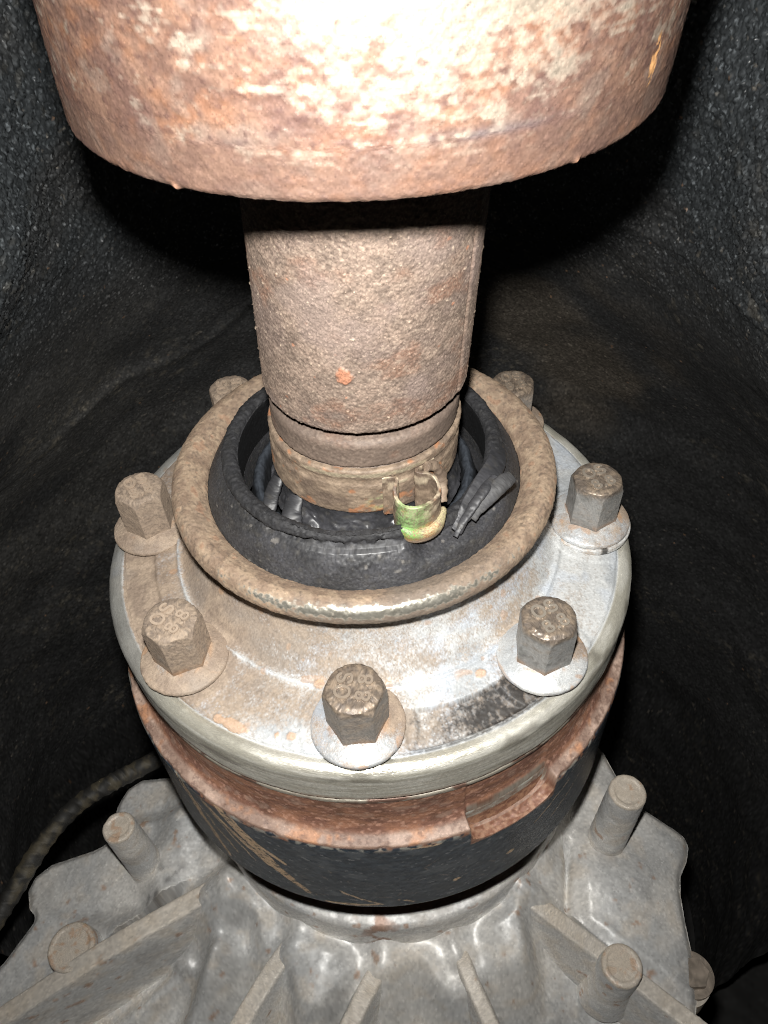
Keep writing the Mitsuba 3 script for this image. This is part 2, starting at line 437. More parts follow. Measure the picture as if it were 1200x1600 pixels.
# ================================================================ coupling cup with painted outside and rusty ledge
def scratch(deg, z, d0, z0, d1, z1, w):
    """tapered streak on the cup between two (azimuth, height) points, in mm on the surface"""
    px, py = np.radians(deg) * 60.5, z
    a, b = np.array([np.radians(d0) * 60.5, z0]), np.array([np.radians(d1) * 60.5, z1])
    t = ((px - a[0]) * (b[0] - a[0]) + (py - a[1]) * (b[1] - a[1])) / ((b - a) @ (b - a))
    dx, dy = px - (a[0] + t * (b[0] - a[0])), py - (a[1] + t * (b[1] - a[1]))
    d = np.hypot(dx, dy)
    ww = w * np.sqrt(np.clip(t * (1.05 - t) * 4, 0, 1)) * (t > 0) * (t < 1)
    return ss(ww + .12, ww - .12, d) * (ww > .02)


def build_cup():
    thing("coupling_cup", "black painted coupling cup with a rusty ledge under the silver cover", "coupling")
    pr = round_profile([(50, -54), (58, -52), (61.2, -49.5), (61.0, -44), (60.7, -16), (60.3, -14.6), (58.0, -14.0), (56.7, -11.6), (56.6, -1.6), (40, -1.4)], [1, 1.0, .8, .8, .35, 1.0, 1.4, .2, .2], 5)
    rv = Rev(pr, .3, front=(-205, 25))
    dg, z, r = rv.deg, rv.z.copy(), rv.r.copy()
    # milled notch in the ledge
    w0, w1 = -73.2, -53.6
    notch = ss(w0 - .25, w0 + .25, dg) * ss(w1 + .25, w1 - .25, dg)
    out = ss(57.0, 57.3, r) * (z > -30)
    endr = 2.6 * np.exp(-np.minimum(np.abs(dg - w0), np.abs(dg - w1)) / 1.8) + .9 * ss(59.6, 57.4, r)
    zc = np.minimum(z, -21.6 + endr + .16 * (dg - w0) * .12)
    zn = z + (zc - z) * notch * out
    rn = r - 0.35 * notch * ((r > 56) & (r < 57) & (z < -2) & (z > -14))
    b = np.stack([rn * np.cos(rv.A), rn * np.sin(rv.A), zn], -1)
    wall = ss(60.0, 60.4, r) * (1 - notch * out * (z > -21))
    wall = wall * ss(-14.9, -15.6, z)
    ledge = (1 - ss(60.0, 60.5, r)) * ss(-15, -13.8, z) * (z < -1.7)
    d = (fbm(b, 2.0, 3, 91) - .5) * .12 + (fbm(b, .6, 2, 92) - .5) * (.05 + .12 * ledge) - .25 * ss(.55, .7, fbm(b, 2.5, 3, 93)) * gauss(z + 15, .8)
    v = b + (d * rv.nr[:, None])[..., None] * np.stack([np.cos(rv.A), np.sin(rv.A), 0 * rv.A], -1) + (d * rv.nz[:, None])[..., None] * [0, 0, 1.0]
    bf = b.reshape(-1, 3)
    n1 = fbm(b, 4, 4, 94); n2 = fbm(np.stack([rv.A * 60 * .25, zn, zn * 0], -1), 1.5, 4, 95); n3 = fbm(b, .8, 3, 96)
    rust = mixc(RUST2, RUST, ss(.35, .65, n2))
    rust = mixc(rust, RUSTD, ss(.55, .72, n1) * .6)
    rust = mixc(rust, C("b58d79"), ss(.55, .7, n3) * .5)
    led = mixc(C("806a5e"), C("a18a7c"), ss(.35, .6, n2)); led = mixc(led, C("b07a54"), ss(.58, .72, fbm(b, 3, 3, 97)) * .6); led = mixc(led, C("5b443a"), ss(.54, .66, n3) * .5)
    rust = mixc(rust, C("8d7668"), ss(.55, .7, fbm(b, 2, 4, 90)) * .5)
    col = mixc(rust, led, ss(57.6, 58.6, r) * ss(-15.5, -14.6, z))
    # paint outside with chips at its edge
    chip = ss(.42, .56, fbm(b, 1.3, 3, 98) + .25 * ss(-17.0, -15.2, z))
    pc = mixc(BLACKP, C("3b424a"), ss(.4, .7, fbm(b, 1.1, 3, 99)))
    fleck = ss(.80, .86, meshkit.noise(b / .9 + 70, 100)); pc = mixc(pc, C("7c7d7e"), fleck * .55)
    pc = mixc(pc, C("54585c"), ss(.6, .75, fbm(b, 6, 4, 101)) * .5)
    S = [(-131, -3, -106.8, -45.5, 1.27), (-128.5, -17, -109, -42, 0.94), (-134, -16, -127, -47, 0.85), (-126, -14, -110.5, -31, 0.85), (-131, -22, -123, -39, 0.37), (-124, -10, -113, -33, 0.42),
         (-136, -14, -129.5, -40, 0.42), (-129, -17, -118, -37, 0.27), (-104, -48.2, -92, -47.4, 0.51), (-96, -44, -91, -47.5, 0.34), (-88, -44.5, -84.5, -47.5, 0.27), (-100, -40, -96, -44, 0.24),
         (-85, -16.4, -79, -16.2, 0.34), (-64.5, -38, -62.5, -37.2, 0.85), (-76, -40, -74.5, -39, 0.59), (-58, -30, -48, -22, 0.20), (-52, -36, -44, -27, 0.17)]
    sc = np.zeros_like(z)
    for s_ in S: sc = np.maximum(sc, scratch(dg + 1.8 * (fbm(b, 5, 3, 102) - .5), z + 1.2 * (fbm(b, 3, 3, 84) - .5), *s_))
    sr = np.random.default_rng(3)
    for _ in range(46):
        d0, z0 = sr.uniform(-150, -30), sr.uniform(-47, -18); L = sr.uniform(.8, 4); a_ = sr.normal(-.5, .8)
        sc = np.maximum(sc, .35 * scratch(dg, z, d0, z0, d0 + L * math.cos(a_), z0 + L * math.sin(a_), sr.uniform(.05, .13)))
    pc = mixc(pc, mixc(C("a88d72"), C("c4aa8c"), fbm(b, 2, 3, 103)), sc * ss(.28, .5, fbm(b, .7, 3, 104)))
    pc = mixc(pc, C("77746e"), gauss(z + 49.2, .45) * .7)
    edgechip = gauss(z + 15.6, .9) * ss(.44, .56, fbm(b, 1.2, 3, 105))
    pc = mixc(pc, mixc(C("8a8880"), RUST, ss(.45, .6, n1)), edgechip)
    col = mixc(col, pc, wall)
    # fresh rust and bare steel in the notch
    nt = notch * ss(57.0, 57.4, r) * (z > -22) * (z < -14)
    col = mixc(col, mixc(C("74503f"), C("957460"), ss(.42, .62, fbm(b, 1.0, 3, 106))), nt)
    bare = notch * ((r < 57.9) & (r > 56)) * (zn < -12.5)
    col = mixc(col, mixc(C("8b857a"), C("75594a"), ss(.36, .55, n2)), bare * .9)
    rough = .62 - .22 * wall + .2 * sc * wall - .04 * bare - .08 * nt + .1 * (n3 - .5)
    metal = .1 * bare + .15 * nt
    put("coupling_cup__shell", v.reshape(-1, 3), rv.faces(), col.reshape(-1, 3), rough.reshape(-1), metal.reshape(-1))
    aa, zz = np.meshgrid(np.radians(np.linspace(w0 - .3, w1 + .3, 130)), np.linspace(-22.2, -12.6, 44))
    pb = np.stack([57.3 * np.cos(aa), 57.3 * np.sin(aa), zz], -1)
    rr_ = 57.25 + .7 * ss(-16.5, -21.5, zz) ** 2 - .3 * ss(-15.0, -14.0, zz) + (fbm(pb, 1.5, 3, 110) - .5) * .3
    v = np.stack([rr_ * np.cos(aa), rr_ * np.sin(aa), zz], -1)
    up_ = ss(-17.6, -16.6, zz + .8 * (fbm(pb, 2.0, 3, 109) - .5))
    cn = mixc(mixc(C("6f4d3e"), C("8f6b54"), ss(.35, .62, fbm(pb, .9, 4, 107))), mixc(C("a5a298"), C("86766a"), ss(.42, .68, fbm(pb, 1.6, 3, 106))), up_)
    cn = mixc(cn, C("75503f"), ss(-14.0, -13.2, zz))
    put("coupling_cup__notch_face", v.reshape(-1, 3), grid_faces(*zz.shape)[:, ::-1], cn.reshape(-1, 3), (.62 - .15 * up_).reshape(-1), (.2 * up_).reshape(-1), label="bare steel and rust in the notch of the ledge")
    rv = Rev(round_profile([(54, -1.9), (57.0, -1.9), (57.15, -1.5), (57.15, -.75), (56.8, -.45), (54, -.45)], .25, 4), .3, front=(-205, 25))
    b = rv.base
    v = rv.pos((fbm(b, 2, 3, 108) - .5) * .12).reshape(-1, 3)
    put("coupling_cup__gasket_ring", v, rv.faces(), mixc(C("9c9588"), C("6a5348"), ss(.45, .62, fbm(v, 3, 3, 109))), .45, .4, label="thin steel ring between the cup and the cover")


# ================================================================ pressed steel cover: bolted plate, neck, rolled rim
PH = -3.55   # the bolt circle's phase in degrees
BOLTS = [PH + k for k in (-90, -45, -135, 0, 180, 45, 135, 90)]
BR = 48.5


def zinc_dust(p, dust, seed=0):
    """zinc plated sheet under a varying coat of tan dust; dust in 0..1"""
    n1 = fbm(p, 9, 4, 111 + seed); n2 = fbm(p, 2.2, 4, 112 + seed); n3 = fbm(p, .55, 3, 113 + seed)
    zc = mixc(ZINC2, ZINC, ss(.35, .6, n1)); zc = mixc(zc, C("b3bbc6"), ss(.5, .7, fbm(p, 6, 3, 114 + seed)) * .6)
    zc = mixc(zc, C("7d7a76"), ss(.64, .76, n3) * .35)
    t = ss(.22, .82, dust + (n2 - .5) * .6 + (n3 - .5) * .35 + np.random.default_rng(seed + 9).normal(0, .09, n3.shape))
    dc = mixc(DUST2, DUST, ss(.35, .65, n2)); dc = mixc(dc, C("857b72"), ss(.5, .7, n1) * .6); dc = mixc(dc, GRIME, ss(.60, .74, n3) * .3)
    col = mixc(zc, dc, t)
    sp = ss(.83, .88, meshkit.noise(np.asarray(p) / 2.6 + 40, 115 + seed)); col = mixc(col, C("a98667"), sp * .5)
    rough = .47 + .28 * t + .1 * (n3 - .5)
    metal = .15 * (1 - t)
    return col, rough, metal, t


def build_cover():
    thing("joint_cover", "silver zinc plated joint cover with a rolled rim, streaked with tan dust", "cover")
    pr = round_profile([(56.2, -.3), (57.1, 0.2), (57.55, 1.6), *[(55.4 + 2.2 * math.sin(q), 8.5 + 2.2 * math.cos(q)) for q in np.radians([90, 78, 66, 55, 44, 33, 22, 11, 0, -12])], (54.3, 10.5), (53.8, 11.0), (46, 12.1), (41.0, 12.6), (35.4, 19), (33.8, 24), (33.8, 29)], [.4, .8] + [.2] * 10 + [.2, .3, 2, 1.6, 4, 2, 1], 8)
    rv = Rev(pr, .3, front=(-205, 25), coarse=3)
    dg, r, z, b = rv.deg, rv.r, rv.z, rv.base
    x, y = b[..., 0], b[..., 1]
    plate = ss(10.4, 10.95, z) * ss(14, 13, z)
    # rounded pads round each bolt, joined to the neck; shallow pockets between some
    d = np.zeros_like(r)
    pad = np.zeros_like(r)
    for a in BOLTS:
        cx, cy = BR * math.cos(math.radians(a)), BR * math.sin(math.radians(a))
        pad = np.maximum(pad, ss(11.2, 10.2, np.hypot(x - cx, y - cy)))
    def lobe(a0, a1, r0, r1, soft=.35):
        return ss(a0 - soft, a0 + soft, dg) * ss(a1 + soft, a1 - soft, dg) * ss(r0 - .4, r0 + .4, r) * ss(r1 + .3, r1 - .3, r)
    pocket = lobe(-84, -50, 46.4 + .8 * np.cos(np.radians(dg + 67) * 6), 53.6)
    pocket2 = lobe(-176, -146, 47.0, 54.2, 1.2)
    pocket3 = lobe(-41, -8, 47.5, 54.4, 2.0) * .35
    arc = gauss(np.abs(dg - (-58)) , 9) * 0
    d += -1.05 * pocket * (1 - pad * .6) - .5 * pocket2 - .3 * pocket3
    d += .25 * pad * plate
    # a soft pressed step where the neck begins
    crease = gauss(r - 41.7, .5) * ss(11.5, 12.2, z)
    d += .45 * crease
    d += (fbm(b, 6, 3, 121) - .5) * .35 + (fbm(b, 1.6, 3, 122) - .5) * .10
    # dust field
    leftish = ss(-95, -165, dg) + ss(30, 170, dg)
    dust = .22 + .6 * leftish + .25 * ss(44, 38, r) * ss(12, 14, z) + (fbm(b, 22, 3, 123) - .5) * 1.1
    dust += .35 * gauss(np.abs(dg + 118), 14) * gauss(r - 47, 6) - .35 * gauss(np.abs(dg + 108), 14) * gauss(r - 53.5, 4) - .3 * gauss(dg + 25, 22) * ss(48, 53, r)
    dust += .35 * pocket2 + .30 * pocket
    for a in BOLTS:
        cx, cy = BR * math.cos(math.radians(a)), BR * math.sin(math.radians(a))
        dust += .25 * gauss(np.hypot(x - cx, y - cy) - 8.5, 1.6)
    dust = dust - .9 * ss(54.0, 54.8, r) - .45 * crease
    col, rough, metal, t = zinc_dust(b, dust)
    col = mixc(col, C("8b867e"), t * ss(-150, -100, dg) * ss(40, 0, dg) * .3)
    # the outer band: cleaner, yellowish passivated metal with brush marks
    band = ss(54.2, 54.7, r)
    br = fbm(np.stack([rv.A * 57 * .12, z * 2.0, z * 0], -1), 1.0, 4, 124)
    bc = mixc(C("c4c0b2"), C("dedbd0"), ss(.35, .65, br)); bc = mixc(bc, C("7b756a"), ss(.6, .75, fbm(np.stack([rv.A * 57 * .3, z, z * 0], -1), 3, 3, 125)) * .6)
    bc = mixc(bc, C("6b5f50"), ss(.3, .6, leftish * .5 + (fbm(b, 8, 3, 126) - .4)) * .5)
    col = mixc(col, bc, band * (1 - .5 * ss(.5, .9, leftish)))
    rough = rough * (1 - band) + band * (.36 + .16 * (br - .5) + .08 * ss(9.5, 7, z)); metal = metal * (1 - band) + .6 * band
    # black grease in the pocket at the front right
    gr = ss(.40, .78, .45 * fbm(b, 1.3, 4, 127) + .62 * gauss(np.hypot((dg + 61) / 12.5, (r - 51.2) / 4.8), 1) + .16 * pocket + .02 + np.random.default_rng(12).normal(0, .05, r.shape)) * plate
    gr2 = gauss(r - 54.0, .5) * ss(-88, -80, dg) * ss(-42, -50, dg) * .8
    grease = np.clip(np.maximum(gr, gr2), 0, 1)
    col = mixc(col, C("232120"), grease * (.95 - .45 * ss(.5, .7, fbm(b, .7, 3, 128)))); rough = rough + (.6 - rough) * grease; metal = metal * (1 - grease)
    # caked mud flakes
    fl = ss(.70, .73, fbm(b, 4.5, 3, 129)) * plate
    one = lambda dd, rr, wd, wr: ss(1.05, .9, np.hypot((np.radians(dg - dd) * rr) / wd, (r - rr) / wr) + .5 * (fbm(b, 1.2, 3, 130) - .5))
    mud = np.maximum.reduce([one(-119, 53.2, 3.0, 1.0), one(-122.5, 53.4, 1.2, .8), one(-107, 51.8, .9, .8), one(-110, 52.2, .5, .5), one(-52.5, 46.2, 1.3, .8), one(-104, 41.4, 1.1, .9), one(-63, 44.2, 1.2, .9)])
    col = mixc(col, C("b0937a"), mud * .85); rough = rough + .2 * mud; metal = metal * (1 - mud); d += .28 * mud
    # dust grains stand proud
    d += t * (fbm(b, .55, 2, 131) - .5) * .16 * ss(12.5, 11, z) + t * (fbm(b, .55, 2, 131) - .5) * .12
    v = rv.pos(d)
    put("joint_cover__plate", v.reshape(-1, 3), rv.faces(), col.reshape(-1, 3), rough.reshape(-1), metal.reshape(-1))
    # rolled rim (bead)
    th = np.radians(np.arange(-150, 175, 5))
    pr = np.stack([36.45 + 2.57 * np.cos(th), 30.6 + 2.57 * np.sin(th)], 1)
    pr = np.vstack([[(34.0, 26.0)], pr[:52], [(35.0, 32.7), (33.6, 31.9), (32.3, 30.6), (31.9, 29.6), (31.8, 28.0)]])
    rv = Rev(pr, .28, front=(-205, 25), coarse=1.6)
    b, dg = rv.base, rv.deg
    ang = np.degrees(np.arctan2(rv.z - 30.6, rv.r - 36.45))
    front = gauss(dg + 88, 38)
    bare = gauss(ang - 38, 30) * front
    n1, n2, n3 = fbm(b, 8, 3, 141), fbm(b, 2, 4, 142), fbm(b, .5, 3, 143)
    dc = mixc(C("7b6858"), C("93806c"), ss(.35, .65, n2)); dc = mixc(dc, C("7f6e5e"), ss(.5, .7, n1) * .6)
    dc = mixc(dc, C("5b4f46"), ss(.55, .68, n3) * .6); dc = mixc(dc, C("8a5d45"), ss(.62, .72, n2) * .35)
    t = ss(.35, .6, bare + (n2 - .5) * .7 + (n3 - .5) * 1.0 - .05)
    dc = mixc(dc, C("675e56"), front * ss(.35, .6, n1) * .75)
    col = mixc(dc, mixc(C("8a8478"), C("b8b5aa"), n2), t)
    rough = .72 - .40 * t; metal = .75 * t
    d = (n2 - .5) * .18 + (fbm(b, .6, 2, 144) - .5) * (.26 - .12 * t)
    put("joint_cover__rolled_rim", rv.pos(d).reshape(-1, 3), rv.faces(), col.reshape(-1, 3), rough.reshape(-1), metal.reshape(-1), label="tan dusty rolled rim round the rubber boot")


# ================================================================ bolts
def hex_head(h, ac, twist):
    """domed hexagon head, flats down to z=0, chamfered top"""
    r = ac / 2
    hexa = manifold3d.Manifold.cylinder(h, r, r, 6).rotate([0, 0, math.degrees(twist)])
    prof = [[0, 0], [r * 1.02, 0], [r * 1.02, h - 2.0], [r * .86, h - .35], [r * .70, h], [0, h]]
    cone = manifold3d.Manifold.revolve(manifold3d.CrossSection([prof]), 72)
    return hexa ^ cone


def build_bolts():
    info = [  # twist (deg), head dust, washer dust, seat extra height, label
        (2, .55, .15, 0, "grimy hex flange bolt with a bright washer, nearest the viewer at the front"),
        (23, .10, -.05, 0, "hex flange bolt with clean grey flats and black grease beside its bright washer, front right"),
        (20, .95, .80, 0, "brown dust caked hex flange bolt, front left"),
        (30, .18, .15, 1.0, "clean grey hex flange bolt on a raised seat, far right"),
        (30, 1.2, 1.2, 0, "hex flange bolt completely buried in tan dust, far left"),
        (20, .6, .6, 0, "hex flange bolt half hidden behind the rolled rim, back right"),
        (50, 1.1, 1.1, 0, "dusty hex flange bolt peeping over the rolled rim, back left"),
    ]
    for k, (tw, hd, wd, lift, lab) in enumerate(info):
        key = "flange_bolt" + (f"_{k:03d}" if k else "")
        thing(key, lab, "bolt", "hex flange bolts round the joint cover")
        a = math.radians(BOLTS[k])
        c = np.array([BR * math.cos(a), BR * math.sin(a), 12.15 + lift])
        # washer flange: thin edge, shallow cone
        pr = round_profile([(7.6, 0), (8.55, .05), (8.6, .9), (8.0, 1.25), (5.4, 2.3), (4.0, 2.6)], [.3, .4, .4, .8], 5)
        rv = Rev(pr, .16, front=(-180, 180))
        b = rv.base + c
        n2, n3 = fbm(b, 1.4, 4, 151), fbm(b, .45, 3, 152)
        d = (n2 - .5) * .22 + (n3 - .5) * .10 * (.5 + wd)
        face = math.degrees(a)
        dust = wd + .25 + .9 * (fbm(b, 5, 3, 153) - .5) + .55 * ss(.2, .9, np.cos(rv.A - (.6 if k != 2 else 2.4)))
        col, rough, metal, t = zinc_dust(b, dust, 7)
        ring = gauss(rv.r - 5.2, .5) * ss(.45, .65, fbm(b, 1.8, 3, 154)); col = mixc(col, C("9c7858"), ring * .5)
        pat = ss(.74, .80, meshkit.noise(b / 2.2 + 20, 155)); col = mixc(col, C("a98565"), pat * .5 * (1 - ss(.8, 1.2, wd)))
        metal = metal + .15 * (1 - t)
        put(key + "__washer", (rv.pos(d) + c).reshape(-1, 3), rv.faces(), col.reshape(-1, 3), (rough - .06).reshape(-1), metal.reshape(-1))
        if lift:
            rv = Rev(round_profile([(8.9, -1.4), (9.0, -.9), (9.0, -.1), (8.0, .05)], .3, 4), .3, front=(-180, 180))
            b = rv.base + c
            col, rough, metal, t = zinc_dust(b, .45 + 0 * rv.r, 3)
            col = mixc(col, C("2f2e2c"), ss(6, 3, np.abs(rv.deg + 80)) * .9)
            put(key + "__seat", (rv.pos(0) + c).reshape(-1, 3), rv.faces(), col.reshape(-1, 3), rough.reshape(-1), metal.reshape(-1), label="thin raised seat under the bolt")
        H, AC = 13.0, 11.2
        m = hex_head(H, AC, math.radians(tw))
        v, f = refine(m, .34)
        n = vnormals(v, f)
        w = v + c
        n1, n2, n3 = fbm(w, 3, 3, 161), fbm(w, 1.0, 3, 162), fbm(w, .4, 2, 163)
        top = ss(H - 2.2, H - .5, v[:, 2])
        flat = (1 - top)
        clean = np.clip(1 - hd, 0, 1)
        lump = (n2 - .5) * (.10 + .16 * top) + (n3 - .5) * (.06 + .12 * top + .08 * min(hd, 1))
        v2 = w + n * lump[:, None]
        steel = mixc(C("7c7b78"), C("999a99"), ss(.35, .65, n1)); steel = mixc(steel, C("5b5957"), ss(.5, .7, n2) * .5)
        grime = mixc(C("6b5f54"), C("8b7b6a"), ss(.4, .65, n2)); grime = mixc(grime, C("4a433e"), ss(.52, .66, n3) * .6)
        dus = mixc(DUST2, DUST, n2 * 1.2 - .1); dus = mixc(dus, GRIME, ss(.55, .68, n3) * .45)
        base = mixc(steel, mixc(grime, dus, np.full(len(v), min(1, max(0, hd - .35)))), np.clip(hd * 1.1 + (n1 - .5) * 1.2, 0, 1))
        base = mixc(base, mixc(grime, dus, np.full(len(v), np.clip(hd - .5, 0, .8))), top * .9)
        base = mixc(base, C("8f6d50"), gauss(v[:, 2] - 2.4, 1.0) * ss(.42, .6, n1) * .65 * (hd < 1))
        rough = .5 + .25 * np.clip(hd, 0, 1) - .12 * top * (hd < .8)
        metal = .35 * clean * flat + .35 * top * (hd < .8)
        put(key + "__head", v2, f, base, rough, metal)
        # raised head marking, two short rows
        rows = [meshkit.text_mesh("OS", 2.7, .7, True), meshkit.text_mesh("8.8", 2.5, .7, True)]
        parts = []
        for j, tmesh in enumerate(rows):
            tm = tmesh.copy(); bb = tm.bounds
            tm.apply_translation([-(bb[0][0] + bb[1][0]) / 2, -(bb[0][1] + bb[1][1]) / 2 + (1.75 if j == 0 else -1.75), 0])
            parts.append(tm)
        tm = trimesh.util.concatenate(parts)
        tm.apply_transform(trimesh.transformations.rotation_matrix(math.radians([80, 25, 60, 20, 30, 10, 100][k]), [0, 0, 1]))
        tm.apply_translation(c + [0, 0, H - .30])
        tm = tm.subdivide_to_size(.5)
        tv = np.array(tm.vertices); tv[:, 2] += (fbm(tv, 1.0, 3, 171) - .5) * .2; tv[:, :2] += ((fbm(tv, .9, 2, 172) - .5) * .15)[:, None]
        tc = mixc(C("a39a8e"), DUST, np.full(len(tv), min(1, hd)))
        uvt = np.stack([np.full(len(tv), .30 if hd < .8 else .7), np.full(len(tv), .5 if hd < .8 else 0)], 1)
        scene[key + "__marking"] = mikit.ply((tv * MM, np.array(tm.faces)), "surface", smooth=False, uv=uvt, color=tc)
        labels[key + "__marking"] = {"label": "raised strength marking on the bolt head"}


# ================================================================ torn rubber boot
def rubber_look(b, dust=0.0, gloss=0.0):
    n1, n2, n3 = fbm(b, 6, 3, 181), fbm(b, 1.2, 3, 182), fbm(b, .5, 2, 183)
    col = mixc(RUBBER, C("353538"), ss(.4, .65, n1))
    col = mixc(col, C("403e3b"), np.clip(ss(.56, .76, n2) * .5 + dust * .8, 0, 1))
    rough = .60 + .2 * (n1 - .5) + .25 * dust - gloss
    return col, np.clip(rough, .16, .9), n2, n3


def build_boot():
    thing("rubber_boot", "torn black rubber boot with a ragged lip inside the rolled rim", "boot")
    # skirt rising from the rim to the torn lip, lip rolled over, inside falling into the joint
    pr = round_profile([(32.9, 27.6), (32.0, 29.6), (31.2, 31.6), (29.4, 34.4), (27.5, 36.3), (27.9, 37.4), (27.0, 38.6), (25.0, 38.5), (24.4, 37.0), (24.8, 30), (26, 20)], [1, 1, 1.5, .8, .5, .8, .8, 1, 1], 6)
    rv = Rev(pr, .28, front=(-205, 25), coarse=1.5)
    b, dg = rv.base, rv.deg
    lip = ss(36.2, 37.4, rv.z) * (rv.r > 24.6)
    n = fbm(b, 3.0, 3, 191) - .5
    rag = fbm(b, .9, 3, 192) - .5
    d = n * .16 + (fbm(b, .5, 2, 193) - .5) * .16 + lip * rag * .6
    # torn crack under the lip along the front left
    crackz = 36.6 + .9 * (fbm(b * [1, 1, 0], 2.2, 3, 194) - .5)
    crack = gauss(rv.z - crackz, .28) * (rv.r > 27) * ss(-178, -165, dg) * ss(-72, -90, dg)
    d -= 1.5 * crack * ss(.30, .5, fbm(b, 1.6, 2, 195))
    # front of the lip sags and lies flatter
    sag = gauss(dg + 92, 26)
    gone = ss(-76, -66, dg) * ss(-24, -40, dg)          # here the lip is folded away
    zoff = .3 * sag * ss(31, 38, rv.z) - 3.6 * gone * ss(32, 38, rv.z) + 1.0 * (fbm(b * [1, 1, 0], 11, 2, 196) - .5) * ss(31, 38, rv.z)
    roff = -1.0 * sag * ss(33, 38, rv.z) * (rv.r < 28.2) - 1.5 * gone * ss(33, 38, rv.z) + 1.5 * sag * ss(34, 38, rv.z) * (rv.r < 26.3)
    v = rv.pos(d, r=rv.r + roff, z=rv.z + zoff)
    edge_ = gauss(rv.z - 37.9, .8) * (rv.r > 26.5)
    dust = ss(.42, .6, fbm(b, .6, 3, 197)) * .35 + .5 * edge_ * ss(.4, .6, fbm(b, 1.2, 3, 190)) + .25 * gauss(rv.z - 30.6, 1.2) + .25 * lip * 0 + .25 * ss(-120, -165, dg) * (rv.r > 27)
    col, rough, n2, n3 = rubber_look(b, dust * .6)
    col = mixc(col, C("1d1d1f"), lip * .7)
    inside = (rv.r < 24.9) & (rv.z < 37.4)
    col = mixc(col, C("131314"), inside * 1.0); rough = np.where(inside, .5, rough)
    rough = rough - .2 * gauss(dg + 84, 40) * (rv.r > 28)
    gl = lip * sag; rough = rough + .08 * lip - .16 * gl * ss(.4, .6, fbm(b, 3, 2, 188))
    sp = ss(.88, .92, meshkit.noise(b / 1.3 + 10, 199)); col = mixc(col, C("a09a92"), sp * .3 * (rv.r > 28))
    put("rubber_boot__skirt", v.reshape(-1, 3), rv.faces(), col.reshape(-1, 3), np.clip(rough, .2, .9).reshape(-1), 0, grain=.22, bump=.02)

    def strip(key, pts, width, thick, seed, gloss=.0, dust=.1, up=(0, 0, 1), lab=None):
        path = bez(pts, 30)
        v, f = tube(path, 1.0, 20, (width, thick), up)
        s_ = np.concatenate([np.repeat(np.linspace(0, 1, len(path)), 20), [0, 1]])
        cen = np.vstack([np.repeat(path, 20, 0), path[:1], path[-1:]])
        taper = .55 + .45 * np.sin(np.clip(s_ * 1.1 + .05, 0, 1) * np.pi) ** .5
        v = cen + (v - cen) * taper[:, None]
        nn = vnormals(v, f)
        v = v + nn * ((fbm(v, 3.0, 3, seed) - .5) * .5 + (fbm(v, .6, 2, seed + 1) - .5) * .18)[:, None]
        col, rough, _, _ = rubber_look(v, dust, gloss)
        put(key, v, f, col, rough, 0, label=lab)

    # folded flap at the right, running from the lip down to the front
    strip("rubber_boot__torn_flap", [(27.0, -2.0, 37.0), (25.8, -9.0, 38.4), (22.6, -15.0, 38.6), (19.0, -20.0, 37.0), (16.5, -23.5, 35.0)], 2.0, .4, 201, .1, .0, (.4, -.3, .85), "folded rubber flap at the right of the clamp")
    strip("rubber_boot__torn_flap_001", [(24.5, -14.5, 39.6), (21.8, -17.8, 38.8), (18.4, -21.6, 36.6), (16.2, -24.5, 34.6)], 1.0, .5, 203, .1, .0, lab="rolled rubber edge beside the flap")
    strip("rubber_boot__torn_flap_002", [(27.6, -15.0, 39.8), (25.6, -16.4, 39.4), (22.6, -18.6, 37.8), (19.6, -21.6, 35.8)], 1.5, .45, 205, .05, .25, (.2, -.4, .9), "grey frayed strip sticking out over the boot")
    # cuff still held under the clamp, with shreds
    AX = lambda z: np.array([.056 * z - 1.548, -.037 * z + .036])
    pr = round_profile([(19.5, 30.5), (17.6, 33.5), (17.2, 36), (17.4, 39)], [1, 1], 4)
    rv = Rev(pr, .3, front=(-205, 25), coarse=2)
    b = rv.base
    cuffr = fbm(b, 2.4, 3, 207) - .5
    low = ss(36.5, 31, rv.z)
    v = rv.pos(cuffr * 2.2 * low + (fbm(b, .8, 2, 208) - .5) * .4, z=rv.z + low * 3.0 * (fbm(b * [1, 1, 0], 3, 2, 209) - .5))
    cc = AX(36); v[..., 0] += cc[0]; v[..., 1] += cc[1]
    col, rough, _, _ = rubber_look(b, .0, .2)
    put("rubber_boot__cuff", v.reshape(-1, 3), rv.faces(), col.reshape(-1, 3), rough.reshape(-1), 0)
    strip("rubber_boot__shred", [(-12.5, -13.0, 36.0), (-13.8, -15.6, 33.4), (-13.2, -18.4, 31.0), (-10.5, -20.5, 29.5)], 1.9, .7, 211, .12, 0)
    strip("rubber_boot__shred_001", [(-16.2, -8.0, 36.2), (-18.0, -10.5, 33.0), (-18.5, -13.5, 30.5)], 1.6, .7, 213, .1, 0)
    # greasy inside of the joint
    thing("joint_core", "dark greasy inner race of the joint down inside the torn boot", "joint")
    pr = round_profile([(26, 12), (25, 20), (22.6, 29.8), (21.6, 30.8), (20.6, 30.0), (17.2, 20), (12, 18), (.05, 18)], [2, 1, .5, .6, 2, 1], 5)
    rv = Rev(pr, .4, front=(-205, 25), coarse=1.0)
    b = rv.base
    v = rv.pos((fbm(b, 2.5, 3, 221) - .5) * .9 + (fbm(b, .7, 2, 222) - .5) * .35)
    rim = gauss(rv.z - 30.6, .9)
    col = mixc(np.broadcast_to(C("1a1b1d"), b.shape), C("3a3e44"), rim * .8)
    put("joint_core", v.reshape(-1, 3), rv.faces(), col.reshape(-1, 3), (.42 - .2 * rim).reshape(-1), 0)


# ================================================================ shaft (leans by a few degrees) and its big upper tube
def lean(v):
    v = np.array(v, float)
    z = v[..., 2].copy()
    v[..., 0] += .056 * z - 1.548
    v[..., 1] += -.037 * z + .036
    return v


